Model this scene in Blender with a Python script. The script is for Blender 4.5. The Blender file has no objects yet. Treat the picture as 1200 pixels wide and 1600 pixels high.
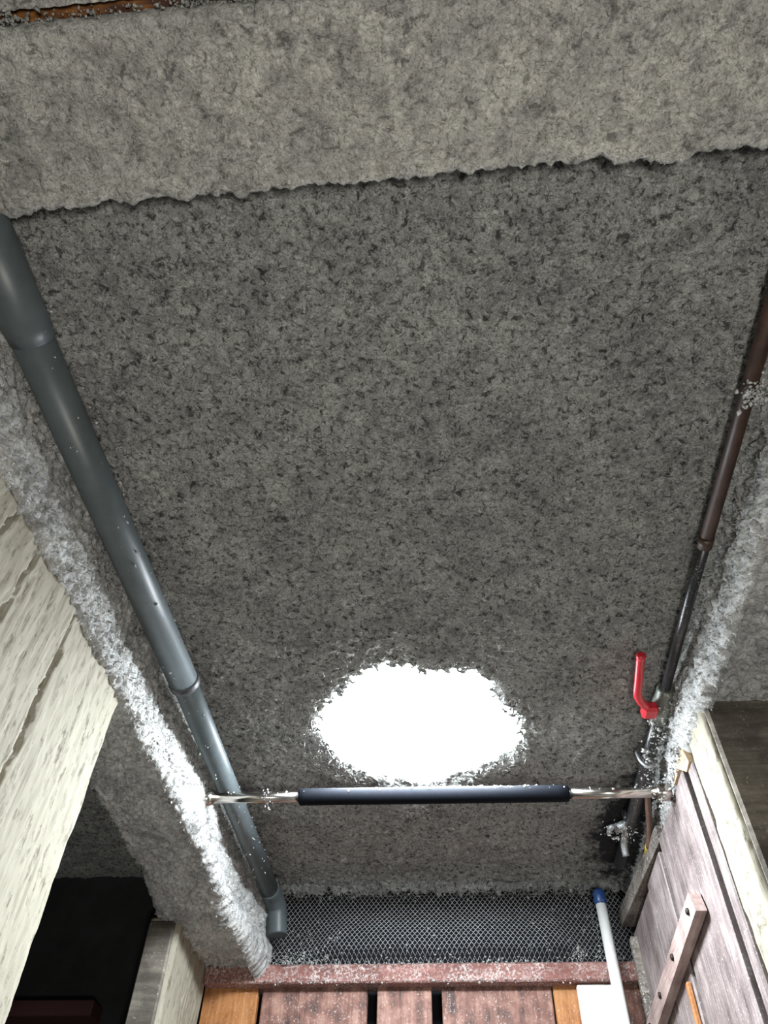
import bpy, bmesh, math, random
import numpy as np
from mathutils import Matrix, Vector

# ------------------------------------------------------------------ camera, world, lights, exposure
CZ = 1.5                                   # eye height above the floor; shapes below are given relative to the eye
F_PX = 1150.0
sc = bpy.context.scene
Zc = np.array([30., -960., 1150.]); Zc /= np.linalg.norm(Zc)
Dc = np.array([150., 1370., 1150.]); Dc -= Zc * (Dc @ Zc); Dc /= np.linalg.norm(Dc)
Xc = np.cross(Dc, Zc)
if Xc[0] < 0: Xc = -Xc
R_wc = np.stack([Xc, Dc, Zc])              # world = R_wc @ cam (x right, y down, z forward)
camd = bpy.data.cameras.new('camera'); cam = bpy.data.objects.new('camera', camd)
sc.collection.objects.link(cam)
M = np.eye(4); M[:3, 0] = R_wc @ [1, 0, 0]; M[:3, 1] = R_wc @ [0, -1, 0]; M[:3, 2] = R_wc @ [0, 0, -1]; M[:3, 3] = [0, 0, CZ]
cam.matrix_world = Matrix(M.tolist())
camd.sensor_fit = 'VERTICAL'; camd.sensor_height = 36.0; camd.lens = 36.0 * F_PX / 1600.0
camd.clip_start = 0.02
sc.camera = cam

w = bpy.data.worlds.new('room_air'); sc.world = w; w.use_nodes = True
w.node_tree.nodes['Background'].inputs[0].default_value = (0.80, 0.88, 1.0, 1)
w.node_tree.nodes['Background'].inputs[1].default_value = 0.07

def area_light(name, loc, target, size, power, col):
    l = bpy.data.lights.new(name, 'AREA'); l.shape = 'DISK'; l.size = size; l.energy = power; l.color = col
    o = bpy.data.objects.new(name, l); sc.collection.objects.link(o)
    o.location = loc
    o.rotation_euler = (Vector(target) - Vector(loc)).to_track_quat('-Z', 'Y').to_euler()
    return o
# unseen area light added behind and below the viewer to brighten the near surfaces
area_light('camera_side_fill', (0.20, -0.25, CZ - 0.40), (0.0, 0.75, CZ + 1.0), 0.22, 14.5, (1.0, 0.965, 0.885))
LAMP_STRENGTH = 95.0

sc.view_settings.view_transform = 'Standard'; sc.view_settings.look = 'None'
sc.view_settings.exposure = 0.42; sc.view_settings.gamma = 1.0; sc.view_settings.use_curve_mapping = False

COL = sc.collection
rng = np.random.default_rng(7)
random.seed(7)

# ------------------------------------------------------------------ noise
_perm = np.random.default_rng(3).permutation(512)
_perm = np.concatenate([_perm, _perm, _perm])
_g = np.random.default_rng(4).normal(size=(512, 3)); _g /= np.linalg.norm(_g, axis=1)[:, None]
def pn(p):
    p = np.asarray(p, float)
    i = np.floor(p).astype(int); f = p - i
    u = f * f * f * (f * (f * 6 - 15) + 10)
    i &= 511
    r = 0
    for dx in (0, 1):
        for dy in (0, 1):
            for dz in (0, 1):
                h = _perm[_perm[_perm[i[:, 0] + dx] + i[:, 1] + dy] + i[:, 2] + dz] & 511
                d = ((f - [dx, dy, dz]) * _g[h]).sum(1)
                wx = u[:, 0] if dx else 1 - u[:, 0]; wy = u[:, 1] if dy else 1 - u[:, 1]; wz = u[:, 2] if dz else 1 - u[:, 2]
                r = r + d * wx * wy * wz
    return r * 1.6
def fluff_d(p, amps, off=0.0):
    """height of sprayed insulation: (frequency per metre, amplitude) pairs"""
    d = np.zeros(len(p))
    for k, (fr, am) in enumerate(amps):
        n = pn(p * fr + off + 17.3 * k)
        d += am * (n if k == 0 else (0.55 - 1.6 * np.abs(n)) if k % 2 else n)
    return d

# ------------------------------------------------------------------ materials
def new_mat(name):
    m = bpy.data.materials.new(name); m.use_nodes = True
    nt = m.node_tree; b = nt.nodes['Principled BSDF']
    return m, nt, b
def N(nt, t, **kw):
    n = nt.nodes.new(t)
    for k, v in kw.items():
        if k in n.inputs: n.inputs[k].default_value = v
        else: setattr(n, k, v)
    return n
def ramp(nt, src, stops):
    r = nt.nodes.new('ShaderNodeValToRGB'); e = r.color_ramp.elements
    while len(e) < len(stops): e.new(0.5)
    for el, (p, c) in zip(e, stops):
        el.position = p; el.color = (*c, 1) if len(c) == 3 else c
    nt.links.new(src, r.inputs[0]); return r.outputs[0]
def pos(nt, scale=(1, 1, 1)):
    g = N(nt, 'ShaderNodeNewGeometry'); mp = N(nt, 'ShaderNodeMapping'); mp.inputs['Scale'].default_value = scale
    nt.links.new(g.outputs['Position'], mp.inputs[0]); return mp.outputs[0]
def noise(nt, vec, scale, detail=4, rough=0.6, dist=0.0):
    n = N(nt, 'ShaderNodeTexNoise', Scale=scale, Detail=detail, Roughness=rough, Distortion=dist)
    nt.links.new(vec, n.inputs['Vector']); return n.outputs['Fac']
def math_n(nt, op, a, b=None):
    n = N(nt, 'ShaderNodeMath', operation=op)
    for i, v in enumerate((a, b)):
        if v is None: continue
        if isinstance(v, (int, float)): n.inputs[i].default_value = v
        else: nt.links.new(v, n.inputs[i])
    return n.outputs[0]
def mixc(nt, fac, a, b, mode='MIX'):
    n = N(nt, 'ShaderNodeMix', data_type='RGBA', blend_type=mode)
    for idx, v in ((0, fac), (6, a), (7, b)):
        if isinstance(v, (int, float)): n.inputs[idx].default_value = v
        elif isinstance(v, tuple): n.inputs[idx].default_value = (*v, 1)
        else: nt.links.new(v, n.inputs[idx])
    return n.outputs[2]
def bump(nt, b, h, strength, dist):
    n = N(nt, 'ShaderNodeBump', Strength=strength, Distance=dist)
    nt.links.new(h, n.inputs['Height']); nt.links.new(n.outputs[0], b.inputs['Normal'])

def insulation(name, dark, mid, light, scale=1.0, bstr=1.0, contrast=0.0, bdist=0.005, corner_patch=False):
    m, nt, b = new_mat(name); v = pos(nt)
    a = noise(nt, v, 75 * scale, 8, 0.72, 0.6)
    c = noise(nt, v, 210 * scale, 5, 0.7, 1.2)
    big = noise(nt, v, 9, 4, 0.6)
    col = ramp(nt, c, [(0.34, dark), (0.45, mid), (0.66, light)])
    spot = ramp(nt, a, [(0.33 + contrast, (0.0, 0.0, 0.0)), (0.43 + contrast, (1, 1, 1))])  # dark pits in the colour stand in for shade between fibre lumps
    col = mixc(nt, math_n(nt, 'SUBTRACT', 1.0, spot), col, dark)
    tone = ramp(nt, big, [(0.3, (0.78, 0.78, 0.78)), (0.7, (1.12, 1.12, 1.10))])
    col = mixc(nt, 1.0, col, tone, 'MULTIPLY')
    clump = noise(nt, v, 34 * scale, 5, 0.65, 0.8)
    col = mixc(nt, 1.0, col, ramp(nt, clump, [(0.34, (0.66, 0.66, 0.66)), (0.52, (1.0, 1.0, 1.0)), (0.70, (1.18, 1.18, 1.17))]), 'MULTIPLY')  # hollows between clumps darkened as well, relief shade put into the colour
    if corner_patch:                              # dark patch with a noisy edge in the corner by the tap
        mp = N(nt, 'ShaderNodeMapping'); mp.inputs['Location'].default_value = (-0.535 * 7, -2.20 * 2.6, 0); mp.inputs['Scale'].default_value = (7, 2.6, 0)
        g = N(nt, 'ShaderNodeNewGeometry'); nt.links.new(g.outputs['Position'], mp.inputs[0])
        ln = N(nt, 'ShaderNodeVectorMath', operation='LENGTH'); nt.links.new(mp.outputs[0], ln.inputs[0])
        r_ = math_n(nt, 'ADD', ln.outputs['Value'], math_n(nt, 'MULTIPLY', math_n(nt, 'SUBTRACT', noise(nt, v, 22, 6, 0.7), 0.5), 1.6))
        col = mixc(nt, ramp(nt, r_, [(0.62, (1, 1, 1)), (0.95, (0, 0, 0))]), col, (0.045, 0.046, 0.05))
    nt.links.new(col, b.inputs['Base Color'])
    b.inputs['Roughness'].default_value = 0.95; b.inputs['Specular IOR Level'].default_value = 0.1
    h = math_n(nt, 'ADD', math_n(nt, 'ADD', a, clump), math_n(nt, 'MULTIPLY', c, 0.55))
    bump(nt, b, h, bstr, bdist)
    return m

def wood(name, cols, axis='z', dust=0.0, rough=0.7, grain=26, bstr=0.35, paint=None, spread=10):
    m, nt, b = new_mat(name)
    s = {'z': (1, 1, 0.07), 'y': (1, 0.07, 1), 'x': (0.07, 1, 1)}[axis]
    v = pos(nt, s)
    g1 = noise(nt, v, grain * 4, 6, 0.65, 0.4)
    big = noise(nt, pos(nt), spread, 5, 0.6)
    f = math_n(nt, 'ADD', math_n(nt, 'MULTIPLY', g1, 0.5), math_n(nt, 'MULTIPLY', big, 0.5))
    k = len(cols)
    col = ramp(nt, f, [(0.36 + 0.28 * i / (k - 1), c) for i, c in enumerate(cols)])
    if paint:
        flake = noise(nt, pos(nt, tuple(0.35 if q < 0.5 else 1 for q in s)), 70, 7, 0.75)
        pm = ramp(nt, flake, [(0.38, (0, 0, 0)), (0.47, (1, 1, 1))])
        col = mixc(nt, pm, col, paint)
    if dust:
        d = noise(nt, pos(nt), 160, 6, 0.75)
        d2 = noise(nt, pos(nt), 14, 3, 0.6)
        dm = math_n(nt, 'MULTIPLY', ramp(nt, d, [(0.60 - dust * 0.1, (0, 0, 0)), (0.66 - dust * 0.1, (1, 1, 1))]), ramp(nt, d2, [(0.35, (0.1, 0.1, 0.1)), (0.65, (1, 1, 1))]))
        col = mixc(nt, dm, col, (0.55, 0.53, 0.50))
    nt.links.new(col, b.inputs['Base Color'])
    b.inputs['Roughness'].default_value = rough; b.inputs['Specular IOR Level'].default_value = 0.3
    bump(nt, b, g1, bstr, 0.004)
    return m

def plain(name, col, rough=0.5, metal=0.0, var=0.25, dust=0.0, scale=60, spec=0.5):
    m, nt, b = new_mat(name)
    n = noise(nt, pos(nt), scale, 5, 0.65)
    lo = tuple(c * (1 - var) for c in col); hi = tuple(min(1, c * (1 + var)) for c in col)
    c = ramp(nt, n, [(0.3, lo), (0.7, hi)])
    if dust:
        d = noise(nt, pos(nt), 230, 5, 0.75)
        dm = ramp(nt, d, [(0.63 - dust * 0.1, (0, 0, 0)), (0.68 - dust * 0.1, (1, 1, 1))])
        c = mixc(nt, dm, c, (0.6, 0.6, 0.6))
    nt.links.new(c, b.inputs['Base Color'])
    b.inputs['Roughness'].default_value = rough; b.inputs['Metallic'].default_value = metal
    b.inputs['Specular IOR Level'].default_value = spec
    return m

MT = {}
MT['ins_ceil'] = insulation('grey_sprayed_fibre', (0.085, 0.087, 0.084), (0.385, 0.387, 0.373), (0.70, 0.702, 0.68), 1.0, 1.0, 0.05, 0.012, corner_patch=True)
MT['ins_side'] = insulation('pale_sprayed_fibre', (0.22, 0.22, 0.215), (0.47, 0.47, 0.46), (0.64, 0.64, 0.63), 0.9, 1.0)
MT['ins_front'] = insulation('tamped_warm_fibre', (0.22, 0.216, 0.202), (0.48, 0.470, 0.440), (0.72, 0.706, 0.666), 0.85, 1.0, 0.03, 0.009)
MT['fluff'] = insulation('loose_fibre', (0.34, 0.34, 0.33), (0.46, 0.46, 0.45), (0.58, 0.58, 0.57), 1.2, 0.5)
MT['limewash'] = wood('limewashed_timber', [(0.075, 0.063, 0.045), (0.155, 0.136, 0.10), (0.225, 0.203, 0.156)], 'z', 0, 0.85, 14, 0.9, paint=(0.270, 0.249, 0.194))
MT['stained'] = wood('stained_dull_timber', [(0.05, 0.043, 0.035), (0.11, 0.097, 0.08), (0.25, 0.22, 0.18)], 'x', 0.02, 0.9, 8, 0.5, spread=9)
MT['plank_red'] = wood('red_brown_plank', [(0.045, 0.030, 0.027), (0.19, 0.092, 0.070), (0.36, 0.21, 0.165)], 'z', 0.3, 0.65, 12, 0.4, spread=22)
MT['plank_orange'] = wood('orange_plank', [(0.16, 0.06, 0.02), (0.34, 0.14, 0.045), (0.45, 0.22, 0.09)], 'z', 0.2, 0.6, 20, 0.4)
MT['ledge'] = wood('dusty_red_ledge', [(0.10, 0.04, 0.035), (0.20, 0.08, 0.065), (0.30, 0.15, 0.13)], 'x', 1.0, 0.7, 20, 0.4)
MT['plank_grey'] = wood('weathered_mauve_plank', [(0.07, 0.055, 0.052), (0.18, 0.145, 0.14), (0.33, 0.28, 0.27)], 'z', 0.15, 0.55, 22, 0.35)
MT['batten'] = wood('rosy_batten', [(0.16, 0.11, 0.10), (0.30, 0.215, 0.195), (0.42, 0.33, 0.30)], 'y', 0.1, 0.55, 22, 0.35)
MT['ledger'] = wood('old_ledger', [(0.05, 0.04, 0.035), (0.15, 0.13, 0.11), (0.32, 0.29, 0.25)], 'y', 0.6, 0.8, 16, 0.5)
MT['raw_yellow'] = wood('raw_yellow_wood', [(0.30, 0.19, 0.11), (0.48, 0.34, 0.21), (0.62, 0.50, 0.36)], 'z', 0, 0.8, 24, 0.6)
MT['white_board'] = plain('white_painted_board', (0.86, 0.84, 0.78), 0.6, 0, 0.06)
MT['pvc'] = plain('grey_pvc', (0.070, 0.084, 0.088), 0.42, 0, 0.15, 0, 25, 0.35)
MT['pvc_dark'] = plain('dark_rubber_band', (0.03, 0.033, 0.036), 0.5)
MT['white_pvc'] = plain('white_pvc', (0.72, 0.72, 0.69), 0.35, 0, 0.07)
MT['blue_cap'] = plain('blue_plastic', (0.012, 0.045, 0.16), 0.4, 0, 0.2, 0.2)
MT['rust_pipe'] = plain('dark_brown_iron', (0.045, 0.022, 0.014), 0.5, 0.1, 0.5, 0.0, 30)
MT['black_pipe'] = plain('black_pipe', (0.012, 0.012, 0.013), 0.35, 0, 0.3, 0.25)
MT['valve_metal'] = plain('dull_green_brass', (0.12, 0.13, 0.11), 0.5, 0.4, 0.4, 0.5)
MT['red'] = plain('red_lever', (0.42, 0.012, 0.022), 0.35, 0, 0.15)
MT['chrome'] = plain('chromed_steel', (0.50, 0.47, 0.43), 0.22, 1.0, 0.12, 0.05)
MT['foam'] = plain('black_foam', (0.0045, 0.0055, 0.008), 0.7, 0, 0.2, 0, 90, 0.06)
MT['mesh'] = plain('galvanised_strand', (0.55, 0.56, 0.58), 0.5, 0.2, 0.3)
MT['void'] = plain('unlit_black', (0.006, 0.007, 0.010), 0.9, 0, 0.3)  # flat black standing in for the unlit depth behind gaps and mesh
MT['dark_frame'] = plain('dark_frame', (0.02, 0.014, 0.016), 0.6, 0, 0.5, 0.5)
MT['bolt'] = plain('dark_bolt', (0.02, 0.015, 0.013), 0.5, 0.5)
MT['yellow'] = plain('brass_yellow', (0.55, 0.38, 0.05), 0.4, 0.2)
MT['hose'] = plain('brown_hose', (0.12, 0.07, 0.05), 0.4)
MT['tap'] = plain('dull_zinc', (0.30, 0.31, 0.32), 0.45, 0.6, 0.4, 0.5)
MT['floor'] = plain('pale_concrete_floor', (0.40, 0.39, 0.37), 0.85, 0, 0.2, 0, 8)
MT['wall_dark'] = plain('dark_masonry', (0.012, 0.012, 0.013), 0.9, 0, 0.5, 0, 12)  # even near-black tone for the side bay and outer walls
MT['rust'] = wood('rusty_brown_board', [(0.02, 0.008, 0.006), (0.05, 0.018, 0.009), (0.30, 0.12, 0.02)], 'x', 0, 0.5, 10, 0.3, spread=9)
MT['dark_red'] = plain('dark_red_beam', (0.03, 0.005, 0.004), 0.8)
m, nt, b = new_mat('lit_diffuser'); b.inputs['Base Color'].default_value = (0.9, 0.9, 0.9, 1)
_n = noise(nt, pos(nt), 30, 2)
nt.links.new(ramp(nt, _n, [(0.0, (0.85, 0.93, 1.0)), (1.0, (0.88, 0.95, 1.0))]), b.inputs['Emission Color'])
b.inputs['Emission Strength'].default_value = LAMP_STRENGTH
MT['lamp'] = m

# ------------------------------------------------------------------ builders (coordinates relative to the eye)
def tag(o, label=None, cat=None, group=None, kind=None):
    if label: o['label'] = label
    if cat: o['category'] = cat
    if group: o['group'] = group
    if kind: o['kind'] = kind
    return o
def thing(name, loc, label, cat, group=None):
    o = bpy.data.objects.new(name, None); COL.objects.link(o); o.empty_display_size = 0.05
    o.location = (loc[0], loc[1], loc[2] + CZ)
    return tag(o, label, cat, group)
def wloc(o):
    v = Vector(o.location)
    while o.parent: o = o.parent; v = v + Vector(o.location)
    return v
def obj(name, V, Fc, mat, parent=None, smooth=True):
    V = np.asarray(V, float).copy(); V[:, 2] += CZ
    lo, hi = V.min(0), V.max(0)
    org = np.array([(lo[0] + hi[0]) / 2, (lo[1] + hi[1]) / 2, lo[2]])
    me = bpy.data.meshes.new(name)
    if isinstance(Fc, np.ndarray):
        k = Fc.shape[1]
        me.vertices.add(len(V)); me.vertices.foreach_set('co', (V - org).astype(np.float32).ravel())
        me.loops.add(Fc.size); me.loops.foreach_set('vertex_index', Fc.astype(np.int32).ravel())
        me.polygons.add(len(Fc)); me.polygons.foreach_set('loop_start', np.arange(0, Fc.size, k, dtype=np.int32))
        me.polygons.foreach_set('loop_total', np.full(len(Fc), k, np.int32))
        me.update(calc_edges=True); me.validate()
    else:
        me.from_pydata((V - org).tolist(), [], [tuple(f) for f in Fc]); me.update()
    me.materials.append(MT[mat])
    if smooth: me.polygons.foreach_set('use_smooth', [True] * len(me.polygons))
    o = bpy.data.objects.new(name, me); COL.objects.link(o)
    if parent is not None:
        o.parent = parent; o.location = Vector(org.tolist()) - wloc(parent)
    else: o.location = org.tolist()
    return o

def box_vf(lo, hi, bev=0.003, wob=0.0):
    bm = bmesh.new(); bmesh.ops.create_cube(bm, size=1.0)
    lo = np.array(lo, float); hi = np.array(hi, float); c = (lo + hi) / 2; s = hi - lo
    for v in bm.verts:
        v.co = Vector([c[i] + v.co[i] * s[i] + (random.uniform(-wob, wob) if wob else 0) for i in range(3)])
    if bev: bmesh.ops.bevel(bm, geom=bm.edges[:], offset=bev, segments=1, affect='EDGES')
    V = [tuple(v.co) for v in bm.verts]; bm.verts.index_update()
    Fc = [[v.index for v in f.verts] for f in bm.faces]; bm.free(); return V, Fc
def box(name, lo, hi, mat, parent=None, bev=0.003, wob=0.0):
    V, Fc = box_vf(lo, hi, bev, wob); return obj(name, V, Fc, mat, parent, smooth=False)
def prism(name, pts, off, mat, parent=None):
    """flat polygon pts (3D) thickened by vector off"""
    P = [np.array(p, float) for p in pts]; n = len(P)
    V = [tuple(p) for p in P] + [tuple(p + np.array(off)) for p in P]
    Fc = [list(range(n))[::-1], list(range(n, 2 * n))] + [[i, (i + 1) % n, n + (i + 1) % n, n + i] for i in range(n)]
    o = obj(name, V, Fc, mat, parent, smooth=False)
    bm = bmesh.new(); bm.from_mesh(o.data); bmesh.ops.recalc_face_normals(bm, faces=bm.faces); bm.to_mesh(o.data); bm.free()
    return o
def tube_vf(path, rad, seg=20, cap=True):
    P = np.array(path, float); n = len(P)
    rad = np.full(n, rad) if np.isscalar(rad) else np.array(rad, float)
    T = np.gradient(P, axis=0); 
    for i in range(n):
        if np.linalg.norm(T[i]) < 1e-9: T[i] = P[min(i + 1, n - 1)] - P[max(i - 1, 0)] + 1e-9
    T /= np.linalg.norm(T, axis=1)[:, None]
    up = np.array([0, 0, 1.]) if abs(T[0][2]) < 0.9 else np.array([1., 0, 0])
    V = []; a = np.linspace(0, 2 * np.pi, seg, endpoint=False)
    for i in range(n):
        s = np.cross(T[i], up); s /= np.linalg.norm(s); u = np.cross(s, T[i]); up = u
        V += [tuple(P[i] + rad[i] * (math.cos(t) * s + math.sin(t) * u)) for t in a]
    Fc = [[i * seg + j, i * seg + (j + 1) % seg, (i + 1) * seg + (j + 1) % seg, (i + 1) * seg + j] for i in range(n - 1) for j in range(seg)]
    if cap: Fc += [list(range(seg))[::-1], list(range((n - 1) * seg, n * seg))]
    return V, Fc
def tube(name, path, rad, mat, parent=None, seg=20):
    V, Fc = tube_vf(path, rad, seg); o = obj(name, V, Fc, mat, parent)
    for p in o.data.polygons:
        if len(p.vertices) > 4: p.use_smooth = False
    return o
def curve_pts(ctrl, n=24):
    """Catmull-Rom through control points"""
    C = [np.array(c, float) for c in ctrl]; C = [2 * C[0] - C[1]] + C + [2 * C[-1] - C[-2]]
    out = []
    k = len(C) - 3
    for s in range(k):
        for t in np.linspace(0, 1, n // k + 1)[:-1]:
            p0, p1, p2, p3 = C[s:s + 4]
            out.append(0.5 * ((2 * p1) + (-p0 + p2) * t + (2 * p0 - 5 * p1 + 4 * p2 - p3) * t * t + (-p0 + 3 * p1 - 3 * p2 + p3) * t ** 3))
    out.append(C[-2]); return out
def grid_faces(nu, nv, flip=False, wrap_v=False):
    i = np.arange(nu - 1)[:, None]; j = np.arange(nv if wrap_v else nv - 1)[None, :]
    a = i * nv + j; b = i * nv + (j + 1) % nv; c = (i + 1) * nv + (j + 1) % nv; d = (i + 1) * nv + j
    Fq = np.stack([a, b, c, d], -1).reshape(-1, 4)
    return Fq[:, ::-1].copy() if flip else Fq
OCT = np.array([[1, 0, 0], [-1, 0, 0], [0, 1, 0], [0, -1, 0], [0, 0, 1], [0, 0, -1]], float)
OCF = np.array([[0, 2, 4], [2, 1, 4], [1, 3, 4], [3, 0, 4], [2, 0, 5], [1, 2, 5], [3, 1, 5], [0, 3, 5]])
def flakes_vf(P, smin, smax, stretch=1.8, seed=1):
    """loose crumbs and tufts of insulation at points P"""
    r = np.random.default_rng(seed); P = np.asarray(P, float); n = len(P)
    s = smin + (smax - smin) * r.random(n) ** 2.2
    q = r.normal(size=(n, 3, 3)); Q, _ = np.linalg.qr(q)
    st = np.stack([np.full(n, 1.0), r.uniform(0.5, 1, n), r.uniform(1, stretch, n)], 1)
    L = OCT[None] * r.uniform(0.55, 1.25, (n, 6, 1)) * st[:, None, :] * s[:, None, None]
    V = np.einsum('nij,nkj->nki', Q, L) + P[:, None, :]
    Fc = OCF[None] + 6 * np.arange(n)[:, None, None]
    return V.reshape(-1, 3), Fc.reshape(-1, 3)
def flakes(name, P, smin, smax, parent, stretch=1.8, seed=1, mat='fluff'):
    V, Fc = flakes_vf(P, smin, smax, stretch, seed)
    return tag(obj(name, V, Fc, mat, parent, smooth=True), kind='stuff')

def needles(name, P, Nn, lmin, lmax, wid, parent, mat='fluff', seed=1, spread=0.8):
    """fine fibres standing out of the sprayed surface"""
    r = np.random.default_rng(seed); P = np.asarray(P, float); n = len(P)
    D = np.asarray(Nn, float) + r.normal(0, spread, (n, 3)); D /= np.linalg.norm(D, axis=1)[:, None]
    L = (lmin + (lmax - lmin) * r.random(n) ** 2)[:, None]
    S = np.cross(D, r.normal(size=(n, 3))); S /= np.linalg.norm(S, axis=1)[:, None]; U = np.cross(D, S)
    wv = wid * r.uniform(0.5, 1.3, (n, 1)); bend = r.normal(0, 0.35, (n, 1))
    B = P - D * 0.0015
    mid = P + D * L * 0.55 + S * bend * L * 0.3
    V = np.stack([B + S * wv, B - 0.5 * S * wv + 0.87 * U * wv, B - 0.5 * S * wv - 0.87 * U * wv,
                  mid + S * wv * .6, mid - 0.3 * S * wv + 0.5 * U * wv, mid - 0.3 * S * wv - 0.5 * U * wv, P + D * L + S * bend * L], 1)
    f = np.array([[0, 1, 3], [1, 4, 3], [1, 2, 4], [2, 5, 4], [2, 0, 5], [0, 3, 5], [3, 4, 6], [4, 5, 6], [5, 3, 6]])
    Fc = f[None] + 7 * np.arange(n)[:, None, None]
    return tag(obj(name, V.reshape(-1, 3), Fc.reshape(-1, 3), mat, parent), kind='stuff')

# ------------------------------------------------------------------ ceiling
LX, LY, LR = -0.068, 1.645, 0.296          # centre of the glowing lamp
def ceiling_grid(x0, x1, y0, y1, step, z, lamp=False, amps=((9, .0045), (38, .0040), (95, .0046), (180, .0034))):
    nx = int((x1 - x0) / step); ny = int((y1 - y0) / step)
    X, Y = np.meshgrid(np.linspace(x0, x1, nx), np.linspace(y0, y1, ny), indexing='ij')
    P = np.stack([X.ravel(), Y.ravel(), np.zeros(X.size)], 1)
    d = fluff_d(P, amps)
    if lamp:
        for (lx, ly, ls, lh) in ((0.075, 1.85, 0.05, .016), (0.02, 1.90, 0.05, .010), (-0.15, 1.91, 0.05, .009), (0.17, 1.80, .04, .010), (-0.29, 1.86, .05, .006), (0.16, 1.50, .05, .007)):
            d += lh * np.exp(-((P[:, 0] - lx) ** 2 + (P[:, 1] - ly) ** 2) / ls ** 2)
        rr = np.hypot(P[:, 0] - LX, P[:, 1] - LY)
        d -= 0.05 * np.clip(1 - rr / 0.20, 0, 1)
        edge = np.clip((P[:, 1] - 2.40) / 0.16, 0, 1); d += 0.018 * edge ** 2
        d += 0.07 * np.clip((P[:, 0] + 0.59) / -0.08, 0, 1) ** 1.5 + 0.03 * np.clip((P[:, 0] - 0.50) / 0.10, 0, 1) ** 2
    jit = 0.0016 * np.stack([pn(P * 130 + 5), pn(P * 130 + 50)], 1)
    P[:, :2] += jit; P[:, 2] = z - d
    return P, nx, ny
P, nx, ny = ceiling_grid(-0.72, 0.66, 0.20, 2.57, 0.0042, 1.10, lamp=True)
last = P.reshape(nx, ny, 3)
e = pn(np.stack([last[:, -1, 0] * 30, np.zeros(nx), np.ones(nx)], 1)) * 0.038 + pn(np.stack([last[:, -1, 0] * 110, np.zeros(nx), np.ones(nx)], 1)) * 0.02
for k in range(14):                      # ragged far fringe above the grille
    last[:, -1 - k, 1] += (e - 0.035) * (1 - k / 14)
    last[:, -1 - k, 2] -= np.clip(0.012 + e * 0.4, 0, 1) * (1 - k / 14) ** 2
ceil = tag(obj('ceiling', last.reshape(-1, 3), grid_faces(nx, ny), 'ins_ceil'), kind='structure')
cp = last.reshape(-1, 3); CNX, CNY = nx, ny
sel = cp[rng.choice(len(cp), 9000, replace=False)]
sel = sel[np.hypot(sel[:, 0] - LX, sel[:, 1] - LY) > 0.24]
flakes('loose_fibre', sel - [0, 0, 0.0012], 0.0006, 0.0026, ceil, 2.6, 2, 'ins_ceil')
fr = np.stack([rng.uniform(-0.6, 0.52, 900), 2.53 + rng.normal(0, 0.014, 900), 1.072 - np.abs(rng.normal(0, 0.010, 900))], 1)
flakes('ragged_fringe', fr, 0.001, 0.006, ceil, 2.4, 3, 'ins_ceil')
V, Fc = box_vf((-0.72, 0.18, 1.16), (0.66, 2.75, 1.20), 0)
obj('slab', V, Fc, 'floor', ceil, smooth=False)
# neighbouring bays, seen past the beams
P, nx, ny = ceiling_grid(-2.2, -0.80, -0.4, 2.45, 0.012, 1.10)
tag(obj('ceiling_side_bay', P, grid_faces(nx, ny), 'ins_ceil'), kind='structure')
P, nx, ny = ceiling_grid(0.80, 1.7, -0.4, 2.57, 0.012, 1.10)
tag(obj('ceiling_far_bay', P, grid_faces(nx, ny), 'ins_ceil'), kind='structure')

# ------------------------------------------------------------------ floor and outer walls
box('floor', (-2.25, -2.5, -CZ - 0.05), (1.75, 2.9, -CZ), 'floor', bev=0)['kind'] = 'structure'
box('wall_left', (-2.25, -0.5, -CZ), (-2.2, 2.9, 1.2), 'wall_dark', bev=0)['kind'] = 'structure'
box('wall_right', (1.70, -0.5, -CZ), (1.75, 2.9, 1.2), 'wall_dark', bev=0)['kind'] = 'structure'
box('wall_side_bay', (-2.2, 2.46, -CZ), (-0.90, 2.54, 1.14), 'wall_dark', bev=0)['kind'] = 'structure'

# ------------------------------------------------------------------ beams with sprayed insulation
def rrect(x0, x1, z0, z1, r, step):
    """rounded rectangle profile, open at the top edge, with outward normals"""
    pts = []; nor = []
    def line(a, b, n):
        L = math.dist(a, b); k = max(2, int(L / step))
        for t in np.linspace(0, 1, k, endpoint=False):
            pts.append((a[0] + (b[0] - a[0]) * t, a[1] + (b[1] - a[1]) * t)); nor.append(n)
    def arc(c, a0, a1):
        k = max(3, int(abs(a1 - a0) * r / step))
        for t in np.linspace(a0, a1, k, endpoint=False):
            pts.append((c[0] + r * math.cos(t), c[1] + r * math.sin(t))); nor.append((math.cos(t), math.sin(t)))
    line((x0, z1), (x0, z0 + r), (-1, 0)); arc((x0 + r, z0 + r), math.pi, 1.5 * math.pi)
    line((x0 + r, z0), (x1 - r, z0), (0, -1)); arc((x1 - r, z0 + r), 1.5 * math.pi, 2 * math.pi)
    line((x1, z0 + r), (x1, z1), (1, 0)); line((x1, z1), (x0, z1), (0, 1))
    return np.array(pts), np.array(nor)
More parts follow.
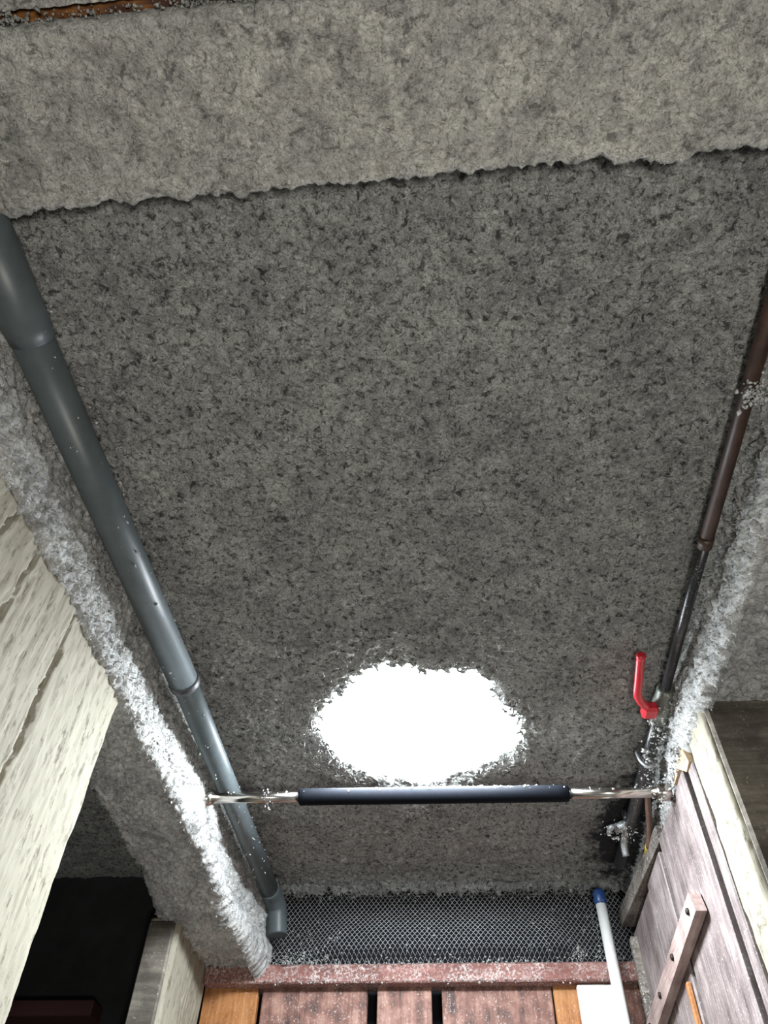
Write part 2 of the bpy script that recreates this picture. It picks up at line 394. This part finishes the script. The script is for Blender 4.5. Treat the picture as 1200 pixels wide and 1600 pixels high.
def sprayed_beam(axis, prof, span, step, amps, shape=None, off=0.0, lat=0.004):
    """prof in (u,z); span along the other horizontal axis"""
    pts, nor = prof; n = int((span[1] - span[0]) / step)
    S = np.linspace(span[0], span[1], n); k = len(pts)
    A = np.repeat(S, k); U = np.tile(pts[:, 0], n); Zz = np.tile(pts[:, 1], n)
    NU = np.tile(nor[:, 0], n); NZ = np.tile(nor[:, 1], n)
    P = np.stack([U, A, Zz], 1) if axis == 'y' else np.stack([A, U, Zz], 1)
    Nn = np.stack([NU, 0 * A, NZ], 1) if axis == 'y' else np.stack([0 * A, NU, NZ], 1)
    d = fluff_d(P, amps, off)
    if shape is not None: d = d + shape(P, Nn)
    P = P + Nn * d[:, None]
    P += lat * np.stack([pn(P * 60 + 11), pn(P * 60 + 71), pn(P * 60 + 131)], 1) + 0.45 * lat * np.stack([pn(P * 150 + 11), pn(P * 150 + 71), pn(P * 150 + 131)], 1)
    Fc = grid_faces(n, k, flip=(axis == 'y'), wrap_v=True)
    c0 = P[:k].mean(0); c1 = P[-k:].mean(0)
    V = np.concatenate([P, [c0, c1]])
    ia = len(P); j = np.arange(k)
    caps = np.concatenate([np.stack([j, (j + 1) % k, np.full(k, ia)], 1), np.stack([(n - 1) * k + (j + 1) % k, (n - 1) * k + j, np.full(k, ia + 1)], 1)])
    F2 = [tuple(f) for f in caps]
    return V, Fc, F2, Nn
def beam_obj(t, V, Fc, caps, mat):
    tri = np.concatenate([Fc[:, [0, 1, 2]], Fc[:, [0, 2, 3]], np.array(caps)])
    o = obj('insulation_coat', V, tri, mat, t)
    bm = bmesh.new(); bm.from_mesh(o.data); bmesh.ops.recalc_face_normals(bm, faces=bm.faces); bm.to_mesh(o.data); bm.free()
    return o
AMP = ((11, .009), (36, .0065), (80, .0065), (150, .0045))
def shpL(P, Nn):
    far = np.clip((P[:, 1] - 2.18) / 0.35, 0, 1) ** 1.5
    low = np.clip((P[:, 1] - 1.85) / 0.50, 0, 1); low = low * low * (3 - 2 * low)
    d = np.where(Nn[:, 0] > 0.3, 0.05 * far, 0) + np.clip(-Nn[:, 2], 0, 1) * 0.050 * low
    d += np.where(Nn[:, 0] > 0.3, 0.022 * np.exp(-((P[:, 1] - 1.75) / 0.22) ** 2), 0)
    return d
t = thing('ceiling_beam', (-0.75, 1.35, 0.9), 'fluffy grey insulated beam beside the grey pipe, brightly lit along one side', 'beam', 'insulated beams around the ceiling panel')
V, Fc, caps, Nn = sprayed_beam('y', rrect(-0.85, -0.655, 0.905, 1.13, 0.022, 0.0042), (0.02, 2.56), 0.0042, AMP, shpL, 3.0)
beam_obj(t, V, Fc, caps, 'ins_side')
cand = V[:len(Nn)][(Nn[:, 0] > 0.25)]
pk = cand[rng.choice(len(cand), 6000, replace=False)]
flakes('loose_fibre', pk + rng.normal(0, .001, pk.shape), 0.0008, 0.0036, t, 2.6, 4, 'ins_side')
ix = np.where(Nn[:, 0] > 0.2)[0]; ix = ix[rng.choice(len(ix), 9000, replace=False)]
needles('fibre_tufts', V[ix], Nn[ix], 0.003, 0.013, 0.0009, t, 'ins_side', 41)
cand = V[:len(Nn)][(Nn[:, 2] < -0.2)]
pk = cand[rng.choice(len(cand), 3500, replace=False)]
flakes('hanging_fibre', pk, 0.0008, 0.0030, t, 2.6, 5, 'ins_side')

def shpR(P, Nn):
    d = np.where(Nn[:, 0] < -0.3, 0.035 * np.exp(-((P[:, 1] - 1.50) / 0.28) ** 2) + 0.010 * np.exp(-((P[:, 1] - 0.9) / 0.2) ** 2), 0)
    return d
t = thing('ceiling_beam', (0.72, 1.35, 0.97), 'fluffy pale insulated beam beside the thin brown pipe, over the plank partition', 'beam', 'insulated beams around the ceiling panel')
V, Fc, caps, Nn = sprayed_beam('y', rrect(0.572, 0.86, 0.985, 1.13, 0.022, 0.0042), (0.02, 2.56), 0.0042, AMP, shpR, 9.0)
beam_obj(t, V, Fc, caps, 'ins_side')
cand = V[:len(Nn)][(Nn[:, 0] < -0.2)]
pk = cand[rng.choice(len(cand), 5000, replace=False)]
flakes('loose_fibre', pk + rng.normal(0, .001, pk.shape), 0.0008, 0.0036, t, 2.6, 6, 'ins_side')
ix = np.where(Nn[:, 0] < -0.2)[0]; ix = ix[rng.choice(len(ix), 9000, replace=False)]
needles('fibre_tufts', V[ix], Nn[ix], 0.003, 0.014, 0.0009, t, 'ins_side', 42)

t = thing('ceiling_beam', (0, 0.2, 1.0), 'broad pale warm-grey beam crossing the top of the view, ragged lower lip', 'beam', 'insulated beams around the ceiling panel')
def shpF(P, Nn):
    lip = np.where((P[:, 1] > 0.24) & (Nn[:, 2] < -0.1), 0.004 + 0.004 * pn(np.stack([P[:, 0] * 22, P[:, 1] * 4, 0 * P[:, 0] + .4], 1)), 0)
    side = np.where(Nn[:, 1] > 0.5, 0.004 + 0.007 * pn(np.stack([P[:, 0] * 6, 0 * P[:, 0] + .3, 0 * P[:, 0] + .6], 1)) + 0.006 * pn(np.stack([P[:, 0] * 31, 0 * P[:, 0] + .3, 0 * P[:, 0] + .4], 1)) + 0.005 * pn(np.stack([P[:, 0] * 140, 0 * P[:, 0] + .2, 0 * P[:, 0] + .5], 1)) + 0.012 * np.exp(-((P[:, 0] - 0.335) / 0.03) ** 2), 0)
    left = 0.010 * np.clip((-0.46 - P[:, 0]) / 0.1, 0, 1) * (1 + 1.5 * pn(P * 30))
    return lip + side + left
V, Fc, caps, Nn = sprayed_beam('x', rrect(0.080, 0.274, 1.018, 1.13, 0.012, 0.0042), (-0.70, 0.70), 0.0042, ((7, .004), (40, .0022), (95, .0020), (190, .0012)), shpF, 21.0, 0.0018)
beam_obj(t, V, Fc, caps, 'ins_front')
cand = V[:len(Nn)][(Nn[:, 2] < -0.2)]
pk = cand[rng.choice(len(cand), 4000, replace=False)]
flakes('loose_fibre', pk, 0.0005, 0.0020, t, 2.4, 8, 'ins_front')
fr = np.stack([np.where(rng.random(1500) < 0.45, rng.uniform(-0.62, 0.6, 1500), rng.normal(-0.24, 0.05, 1500) * 0 + rng.choice([-0.50, -0.225, -0.04, 0.05, 0.13], 1500) + rng.normal(0, 0.022, 1500)), 0.074 + rng.normal(0, 0.0045, 1500), 1.030 + np.abs(rng.normal(0, 0.012, 1500))], 1)
flakes('ragged_fringe', fr, 0.001, 0.0048, t, 1.6, 9, 'ins_front')
# the brown board and the slab edge seen just past the near side of the crossing beam
t = thing('brown_board', (-0.1, 0.08, 1.05), 'rusty brown board just visible above the crossing beam at the top edge', 'board')
box('board', (-0.70, 0.015, 1.062), (0.70, 0.100, 1.090), 'rust', t)
P, nx, ny = ceiling_grid(-0.72, 0.70, -0.45, 0.064, 0.006, 1.045)
tag(obj('ceiling_near_bay', P, grid_faces(nx, ny), 'ins_front'), kind='structure')

# ------------------------------------------------------------------ the glowing lamp
t = thing('ceiling_lamp', (LX, LY, 1.08), 'round glowing white ceiling lamp half buried in the insulation above the bar', 'lamp')
a = rng.uniform(0, 2 * np.pi, 2200); r = rng.normal(0.275, 0.025, 2200)
ci = np.stack([LX + r * np.cos(a), LY + r * np.sin(a)], 1)
gi = np.stack([np.clip(((ci[:, 0] + 0.72) / 1.38 * (CNX - 1)).astype(int), 0, CNX - 1), np.clip(((ci[:, 1] - 0.20) / 2.37 * (CNY - 1)).astype(int), 0, CNY - 1)], 1)
cp_ = cp.reshape(CNX, CNY, 3)[gi[:, 0], gi[:, 1]]
tv = np.stack([-np.sin(a), np.cos(a), -0.25 + 0 * a], 1) * rng.choice([-1, 1], 2200)[:, None]; tv[:, 2] = -0.25
needles('fibre_rim', cp_ - [0, 0, 0.001], tv, 0.006, 0.022, 0.0008, ceil, 'fluff', 77, 0.45)
nr, na = 26, 72; V = []
for i in range(nr):
    r = LR * i / (nr - 1)
    for a in np.linspace(0, 2 * np.pi, na, endpoint=False):
        V.append((LX + r * math.cos(a), LY + r * math.sin(a), 1.109 - 0.040 * (1 - (r / LR) ** 2)))
obj('diffuser', V, grid_faces(nr, na, wrap_v=True, flip=True), 'lamp', t)
tube('base', [(LX, LY, 1.112), (LX, LY, 1.135)], LR, 'white_pvc', t, 48)

# ------------------------------------------------------------------ posts
def rough_post(t, x0, x1, y0, y1, z0, z1, mat, face, crack=None, step=0.0045, seed=0):
    """hewn post: a dense grid round its section, carved with grain, dents and open cracks"""
    r = 0.012; pts = []; nor = []
    cs = [((x1 - r, y0 + r), -90), ((x1 - r, y1 - r), 0), ((x0 + r, y1 - r), 90), ((x0 + r, y0 + r), 180)]
    for k in range(4):
        (cx, cy), a0 = cs[k]
        for a in np.radians(np.linspace(a0, a0 + 90, 5)):
            pts.append((cx + r * math.cos(a), cy + r * math.sin(a))); nor.append((math.cos(a), math.sin(a)))
        p = np.array(pts[-1]); (nx_, ny_), a1 = cs[(k + 1) % 4]; a1 = math.radians(a1)
        q = np.array([nx_ + r * math.cos(a1), ny_ + r * math.sin(a1)]); L = np.linalg.norm(q - p); m_ = max(2, int(L / (step if k in (0, 3) else 0.02)))
        for u in np.linspace(0, 1, m_ + 1)[1:-1]: pts.append(tuple(p + (q - p) * u)); nor.append((math.cos(a1), math.sin(a1)))
    pts = np.array(pts); nor = np.array(nor); k = len(pts)
    zs = np.concatenate([[z0, z0 + 0.5, z0 + 1.0], np.arange(0.22, z1, 0.007), [z1]]); n = len(zs)
    V = np.stack([np.tile(pts[:, 0], n), np.tile(pts[:, 1], n), np.repeat(zs, k)], 1)
    NX = np.tile(nor[:, 0], n); NY = np.tile(nor[:, 1], n)
    d = pn(V * [14, 14, 4] + seed) * 0.004 + pn(V * [70, 70, 12] + seed) * 0.0022 + pn(V * [150, 150, 40] + seed) * 0.0016
    d -= 0.006 * np.clip(np.abs(pn(V * [55, 55, 14] + seed + 9)) - 0.45, 0, 1)
    d -= 0.012 * np.clip(pn(V * [60, 60, 26] + seed + 31) - 0.50, 0, 0.5)
    if crack:
        for cy, wdt, dep, z_lo in crack:
            o_ = np.full(len(V), cy * 7)
            path = cy + 0.014 * pn(np.stack([V[:, 2] * 7, o_, 0 * o_], 1)) + 0.007 * pn(np.stack([V[:, 2] * 33, o_, 0 * o_], 1))
            wv = wdt * (0.35 + 1.3 * np.abs(pn(np.stack([V[:, 2] * 19, o_ + 9, 0 * o_], 1))))
            d -= dep * (np.abs(V[:, 1] - path) < wv) * (V[:, 2] > z_lo)
    V[:, 0] += NX * d; V[:, 1] += NY * d
    Fq = grid_faces(n, k, wrap_v=True); tri = np.concatenate([Fq[:, [0, 1, 2]], Fq[:, [0, 2, 3]]])
    V = np.concatenate([V, [[(x0 + x1) / 2, (y0 + y1) / 2, z0], [(x0 + x1) / 2, (y0 + y1) / 2, z1]]]); a = len(V) - 2; jj = np.arange(k)
    tri = np.concatenate([tri, np.stack([(jj + 1) % k, jj, np.full(k, a)], 1), np.stack([(n - 1) * k + jj, (n - 1) * k + (jj + 1) % k, np.full(k, a + 1)], 1)])
    return obj(face, V, tri, mat, t, smooth=True)
t = thing('timber_post', (-0.76, 0.9, -CZ), 'broad cracked limewashed post in the near foreground, under the grey pipe side beam', 'post', 'limewashed posts')
rough_post(t, -0.86, -0.668, 0.42, 1.225, -CZ, 0.912, 'limewash', 'shaft', [(0.955, .0055, .035, -2), (0.70, .0045, .02, 0.3), (0.80, .0045, .014, 0.74)], seed=3)
t = thing('timber_post', (-0.84, 2.39, -CZ), 'smaller limewashed post farther off, half in shadow beside the dark opening', 'post', 'limewashed posts')
rough_post(t, -0.885, -0.797, 2.22, 2.565, -CZ, 0.875, 'limewash', 'shaft', [(2.38, .004, .010, -2)], seed=13)
box('stained_shade_facing', (-0.882, 2.204, -CZ), (-0.806, 2.219, 0.862), 'stained', t, 0.004)  # added dark board; puts the near post's shade on this streaked brown face
t = thing('timber_post', (0.70, 1.48, -CZ), 'stained post with one brightly lit cream face, beside the plank partition', 'post')
rough_post(t, 0.552, 0.86, 1.415, 1.545, -CZ, 1.0, 'limewash', 'shaft', [(1.47, .003, .006, -2)], seed=23)
box('stained_shade_facing', (0.560, 1.398, -CZ), (0.858, 1.414, 0.985), 'stained', t, 0.006)

# ------------------------------------------------------------------ end wall: planks, ledge, grille
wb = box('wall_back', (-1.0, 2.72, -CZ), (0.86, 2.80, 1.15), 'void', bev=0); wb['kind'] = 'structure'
xs = [(-0.797, -0.625, 'plank_orange'), (-0.612, -0.283, 'plank_red'), (-0.252, -0.086, 'plank_red'), (-0.054, 0.277, 'plank_red'), (0.283, 0.470, 'plank_orange'), (0.478, 0.80, 'plank_red')]
for k, (a, b_, mm) in enumerate(xs):
    box('plank', (a, 2.575 + 0.002 * (k % 2), -CZ), (b_, 2.605, 0.812), mm, wb, 0.003, 0.0008)
lg = box('ledge', (-0.796, 2.535, 0.806), (0.62, 2.62, 0.858), 'ledge', wb, 0.004, 0.001)
fr = np.stack([rng.uniform(-0.62, 0.5, 420), 2.533 - np.abs(rng.normal(0, .004, 420)), rng.choice([0.808, 0.858], 420) + rng.normal(0, .004, 420)], 1)
flakes('loose_fibre', fr, 0.001, 0.0042, wb, 1.8, 12)
t = thing('white_board', (0.41, 2.5, -CZ), 'plain white board standing behind the white pipe', 'board')
box('board', (0.352, 2.548, -CZ), (0.478, 2.572, 0.800), 'white_board', t, 0.003)

t = thing('mesh_grille', (-0.04, 2.58, 0.86), 'dark diamond mesh grille below the ragged ceiling edge, speckled with fluff', 'grille')
gx0, gx1, gz0, gz1 = -0.66, 0.56, 0.858, 1.115
def bulge(x, z):
    u = np.clip((x + 0.50) / 0.13, 0, 1) * np.clip((0.40 - x) / 0.10, 0, 1)
    v = np.clip((z - 0.873) / 0.03, 0, 1) * np.clip((1.05 - z) / 0.13, 0, 1)
    s = np.minimum(u, 1) * v
    return 0.055 * (s * s * (3 - 2 * s)) + 0.004 * np.sin(x * 23) * v
px, pz, sr = 0.0155, 0.0094, 0.0010
rows = int((gz1 - gz0) / pz); nseg = int((gx1 - gx0) / (px / 2))
MV = []; MF = []; base = 0
for r in range(rows):
    ii = np.arange(nseg + 1); x = gx0 + ii * px / 2
    z = gz0 + (r + 0.5) * pz + np.where((ii + r) % 2 == 0, 1, -1) * (pz / 2 - 0.0006)
    y = 2.585 - bulge(x, z)
    c = np.stack([x, y, z], 1)
    for ofs in ((0, -sr * 1.3, 0), (0, 0.0006, sr), (0, 0.0006, -sr)): MV.append(c + ofs)
    n1 = nseg + 1; i = np.arange(nseg)
    for a, b_ in ((0, 1), (1, 2), (2, 0)):
        MF.append(np.stack([base + a * n1 + i, base + a * n1 + i + 1, base + b_ * n1 + i + 1, base + b_ * n1 + i], 1))
    base += 3 * n1
tag(obj('mesh', np.concatenate(MV), np.concatenate(MF), 'mesh', t, smooth=False), kind='stuff')
box('backing', (gx0, 2.66, gz0), (gx1, 2.70, gz1), 'void', t, 0)
box('frame', (gx0, 2.575, gz1 - 0.004), (gx1, 2.62, gz1 + 0.03), 'dark_frame', t)
box('frame', (gx0 - 0.03, 2.575, gz0), (gx0, 2.62, gz1), 'dark_frame', t)
box('frame', (gx1, 2.575, gz0), (gx1 + 0.03, 2.62, gz1), 'dark_frame', t)
x = np.concatenate([rng.uniform(gx0, gx1, 420), rng.normal(-0.5, 0.06, 260), rng.normal(0.43, 0.05, 130)])
z = np.concatenate([gz0 + np.abs(rng.normal(0, .018, 420)) * rng.choice([1, 1, 1, 5], 420), gz0 + np.abs(rng.normal(0, 0.05, 260)), rng.uniform(gz0, gz0 + .2, 130)])
ok = (z < gz1) & (x > gx0) & (x < gx1); x, z = x[ok], z[ok]
clump = np.array([0.372, 2.53, 0.885]) + rng.normal(0, 1, (70, 3)) * [0.010, 0.006, 0.009]
clump2 = np.array([-0.535, 2.525, 0.862]) + rng.normal(0, 1, (40, 3)) * [0.007, 0.005, 0.008]
flakes('loose_fibre', np.concatenate([np.stack([x, 2.581 - bulge(x, z), z], 1), clump, clump2]), 0.001, 0.0045, t, 1.8, 14)

# ------------------------------------------------------------------ left bay darkness
t = thing('dark_red_beam', (-1.2, 2.2, 0.6), 'dim dark red beam low in the black opening', 'beam')
box('beam', (-1.85, 2.37, 0.675), (-1.055, 2.45, 0.715), 'dark_red', t)

# ------------------------------------------------------------------ grey pvc pipe
t = thing('grey_pipe', (-0.592, 1.3, 1.0), 'grey plastic pipe running along the ceiling beside the lit beam', 'pipe')
zp = 1.032
tube('socket', [(-0.606, 0.27, zp), (-0.606, 0.45, zp), (-0.606, 0.475, zp)], [0.0362, 0.0362, 0.0335], 'pvc', t, 32)
tube('pipe_length', [(-0.606, 0.45, zp), (-0.598, 0.9, zp), (-0.590, 1.33, zp)], 0.0325, 'pvc', t, 32)
tube('joint_ring', [(-0.590, 1.318, zp), (-0.590, 1.326, zp), (-0.590, 1.336, zp), (-0.590, 1.342, zp)], [0.0330, 0.0352, 0.0352, 0.031], 'pvc_dark', t, 32)
tube('pipe_length', [(-0.590, 1.33, zp), (-0.591, 1.9, zp), (-0.592, 2.42, zp)], 0.0285, 'pvc', t, 32)
tube('elbow', curve_pts([(-0.592, 2.40, zp), (-0.590, 2.45, zp - 0.002), (-0.582, 2.492, zp - 0.022), (-0.575, 2.505, zp - 0.075), (-0.572, 2.508, zp - 0.10)], 20), 0.0325, 'pvc', t, 28)
q = rng.uniform(0, 1, 160)
ang = rng.uniform(-2.6, 0.5, 160); yy = 0.4 + q * 2.0
flakes('loose_fibre', np.stack([-0.598 + 0.0335 * np.cos(ang) + 0.004, yy, zp + 0.0320 * np.sin(ang)], 1), 0.0008, 0.0035, t, 1.8, 16)

# ------------------------------------------------------------------ brown pipe, valve
t = thing('brown_pipe', (0.52, 1.2, 1.05), 'thin dark brown pipe running along the ceiling toward the red-handled valve', 'pipe')
zq = 1.062
tube('pipe_length', [(0.527, 0.27, zq), (0.521, 0.62, zq), (0.516, 1.0, zq)], 0.0128, 'rust_pipe', t, 20)
tube('pipe_length', [(0.516, 0.99, zq), (0.514, 1.2, zq), (0.513, 1.47, zq)], 0.0108, 'black_pipe', t, 20)
tube('pipe_length', [(0.514, 1.56, zq - 0.004), (0.512, 1.75, zq - 0.006), (0.508, 1.95, zq - 0.012), (0.502, 2.30, zq - 0.02)], 0.0155, 'black_pipe', t, 20)
tube('coupling', [(0.516, 0.985, zq), (0.516, 1.01, zq)], 0.0142, 'rust_pipe', t, 20)
tube('clip', curve_pts([(0.533, 1.745, zq + 0.02), (0.515, 1.748, zq - 0.026), (0.495, 1.750, zq - 0.010), (0.490, 1.752, zq + 0.02)], 12), 0.005, 'tap', t, 10)
fp = np.stack([0.525 + rng.normal(0, .012, 130), 0.66 + rng.normal(0, .012, 130), zq - 0.018 + rng.normal(0, .006, 130)], 1)
fp2 = np.stack([0.512 + rng.normal(0, .012, 200), rng.uniform(1.55, 1.9, 200), zq - 0.018 + rng.normal(0, .006, 200)], 1)
flakes('loose_fibre', np.concatenate([fp, fp2]), 0.0015, 0.006, t, 1.8, 18)
t = thing('ball_valve', (0.49, 1.50, 1.03), 'ball valve with bright red lever handle on the dark pipe', 'valve')
tube('body', [(0.514, 1.455, zq), (0.514, 1.462, zq), (0.514, 1.485, zq), (0.514, 1.515, zq - 0.002), (0.514, 1.54, zq - 0.003), (0.514, 1.545, zq - 0.003), (0.514, 1.575, zq - 0.004)], [0.018, 0.021, 0.021, 0.025, 0.022, 0.021, 0.021], 'valve_metal', t, 12)
tube('stem', [(0.50, 1.508, 1.052), (0.468, 1.508, 1.046)], 0.008, 'valve_metal', t, 12)
hpts = curve_pts([(0.488, 1.518, 1.046), (0.474, 1.505, 1.044), (0.456, 1.480, 1.043), (0.444, 1.452, 1.044), (0.442, 1.415, 1.048), (0.440, 1.37, 1.054), (0.438, 1.335, 1.056), (0.438, 1.322, 1.056)], 28)
hr = [0.0135] * 4 + [0.0098] * (len(hpts) - 8) + [0.0108, 0.0112, 0.010, 0.006]
hd = tube('handle', hpts, hr, 'red', t, 14); tag(hd, 'red lever handle')
box('handle_hub', (0.462, 1.495, 1.030), (0.497, 1.535, 1.058), 'red', t, 0.006)
fp = np.stack([0.515 + rng.normal(0, .014, 140), 1.545 + rng.normal(0, .035, 140), 1.042 + rng.normal(0, .006, 140)], 1)
flakes('loose_fibre', fp, 0.001, 0.005, t, 1.8, 19)

# ------------------------------------------------------------------ pull-up bar
t = thing('pull_up_bar', (-0.03, 1.75, 0.95), 'chrome pull-up bar with black foam sleeve spanning between the beams', 'bar')
def rodp(x): return (x, 1.75, 0.9745 - 0.0125 * (x + 0.03))
tube('tube_end', [rodp(-0.632), rodp(-0.36)], 0.0128, 'chrome', t, 24)
tube('tube_end', [rodp(0.28), rodp(0.542)], 0.0128, 'chrome', t, 24)
tube('foam_sleeve', [rodp(-0.384), rodp(-0.381), rodp(-0.37), rodp(-0.04), rodp(0.27), rodp(0.293), rodp(0.297)], [0.019, 0.0208, 0.0208, 0.0205, 0.0203, 0.0203, 0.018], 'foam', t, 28)
tube('end_foot', [rodp(0.510), rodp(0.513), rodp(0.530), rodp(0.544)], [0.0150, 0.0195, 0.0215, 0.0215], 'chrome', t, 20)
tube('end_foot', [rodp(-0.645), rodp(-0.625), rodp(-0.612)], [0.021, 0.021, 0.015], 'chrome', t, 20)
xx = np.concatenate([rng.uniform(-0.6, 0.53, 110), rng.normal(0.10, .07, 70)])
a = rng.uniform(0.2, 2.6, len(xx)); rad = np.where((xx > -0.38) & (xx < 0.295), 0.0207, 0.0130)
FP = np.stack([xx, 1.75 - rad * np.cos(a), 0.9745 - 0.0125 * (xx + 0.03) + rad * np.sin(a)], 1)
cl = np.array(rodp(-0.47)) + rng.normal(0, 1, (60, 3)) * [0.007, 0.011, 0.011]
cl2 = np.array(rodp(0.52)) + rng.normal(0, 1, (120, 3)) * [0.010, 0.013, 0.022]
flakes('loose_fibre', np.concatenate([FP, cl, cl2]), 0.0008, 0.0042, t, 2.2, 21)

# ------------------------------------------------------------------ plank partition on the right
t = thing('plank_partition', (0.56, 2.05, -CZ), 'weathered brown plank partition with a bolted diagonal batten, right side', 'partition')
pl = [(1.548, 1.592, 0.93), (1.638, 1.984, 0.962), (2.014, 2.214, 0.945), (2.226, 2.545, 0.935)]
box('void_backing', (0.640, 1.56, -CZ), (0.655, 2.56, 0.95), 'void', t, 0)  # black sheet put in for the darkness behind the plank gaps
for k, (a_, b_, zt) in enumerate(pl):
    box('plank', (0.548 + 0.002 * (k % 2), a_, -CZ), (0.572, b_, zt), 'plank_grey', t, 0.003, 0.0008)
box('lower_rail', (0.572, 1.56, -0.2), (0.60, 2.54, -0.1), 'batten', t)
bt = prism('batten', [(0.522, 1.762, 0.735), (0.522, 1.745, 0.688), (0.522, 2.545, 0.632), (0.522, 2.545, 0.684)], (0.0245, 0, 0), 'batten', t)
for (yb, zb) in ((1.80, 0.708), (2.03, 0.694), (2.25, 0.680), (2.45, 0.666)):
    tube('bolt', [(0.523, yb, zb), (0.518, yb, zb), (0.516, yb, zb)], [0.008, 0.008, 0.005], 'bolt', bt, 8)
tag(box('cover_strip', (0.536, 2.022, -CZ), (0.547, 2.040, 0.640), 'plank_orange', t, 0.002), 'orange wooden cover strip')
box('end_stile', (0.530, 2.50, -CZ), (0.566, 2.53, 0.915), 'ledger', t, 0.003)
prism('split_edge', [(0.546, 1.56, 0.935), (0.546, 1.595, 0.93), (0.546, 1.64, 0.964), (0.546, 1.71, 0.963), (0.546, 1.66, 0.978), (0.546, 1.615, 0.985), (0.546, 1.58, 0.99)], (0.022, 0, 0), 'raw_yellow', t)
fp = np.stack([0.548 + rng.normal(0, .006, 260), rng.uniform(1.57, 1.78, 260), 0.985 + rng.normal(0, .012, 260)], 1)
flakes('loose_fibre', fp, 0.0015, 0.006, t, 2.0, 23)

t = thing('ledger_board', (0.54, 2.3, 0.96), 'old grey-edged ledger board behind the top of the partition', 'board')
prism('board', [(0.552, 1.985, 0.958), (0.552, 1.985, 1.002), (0.602, 1.985, 1.002), (0.602, 1.985, 0.958)], (-0.030, 0.575, 0.006), 'ledger', t)
t = thing('brown_hose', (0.55, 2.0, 1.0), 'thin brown hose with a yellow fitting dropping behind the bar', 'hose')
hp = curve_pts([(0.520, 1.86, 1.045), (0.533, 1.93, 1.035), (0.545, 2.02, 1.015), (0.550, 2.10, 0.998)], 20)
tube('hose', hp, 0.0085, 'hose', t, 14)
tag(tube('fitting', [(0.550, 2.10, 1.004), (0.551, 2.135, 0.998)], 0.009, 'yellow', t, 10), 'small yellow fitting')

t = thing('water_tap', (0.47, 2.09, 1.0), 'small dull metal tap caked with fluff near the ceiling corner', 'tap')
tube('body', [(0.520, 2.06, 1.052), (0.490, 2.075, 1.048), (0.462, 2.08, 1.044)], [0.010, 0.014, 0.011], 'tap', t, 14)
tube('spout', curve_pts([(0.500, 2.08, 1.045), (0.492, 2.105, 1.035), (0.490, 2.13, 1.012), (0.492, 2.14, 0.992)], 12), 0.0095, 'tap', t, 12)
tube('handle', [(0.458, 2.058, 1.040), (0.450, 2.075, 1.042), (0.448, 2.10, 1.040)], [0.006, 0.009, 0.006], 'tap', t, 10)
tube('feed_pipe', [(0.502, 2.07, 1.052), (0.500, 2.07, 1.09)], 0.011, 'black_pipe', t, 12)
fp = np.stack([rng.normal(0.485, .022, 150), rng.normal(2.085, .02, 150), rng.normal(1.036, .009, 150)], 1)
flakes('loose_fibre', fp, 0.0015, 0.005, t, 2.0, 25)

t = thing('white_pipe', (0.452, 2.46, -CZ), 'white plastic standpipe with a blue cap in the corner by the grille', 'pipe')
tube('pipe', [(0.456, 2.47, -CZ), (0.456, 2.47, 0.2), (0.456, 2.47, 1.0)], 0.0165, 'white_pvc', t, 24)
tag(tube('cap', [(0.456, 2.47, 0.996), (0.456, 2.47, 1.0), (0.456, 2.47, 1.030), (0.456, 2.47, 1.040)], [0.0175, 0.020, 0.0195, 0.014], 'blue_cap', t, 20), 'blue pipe cap')
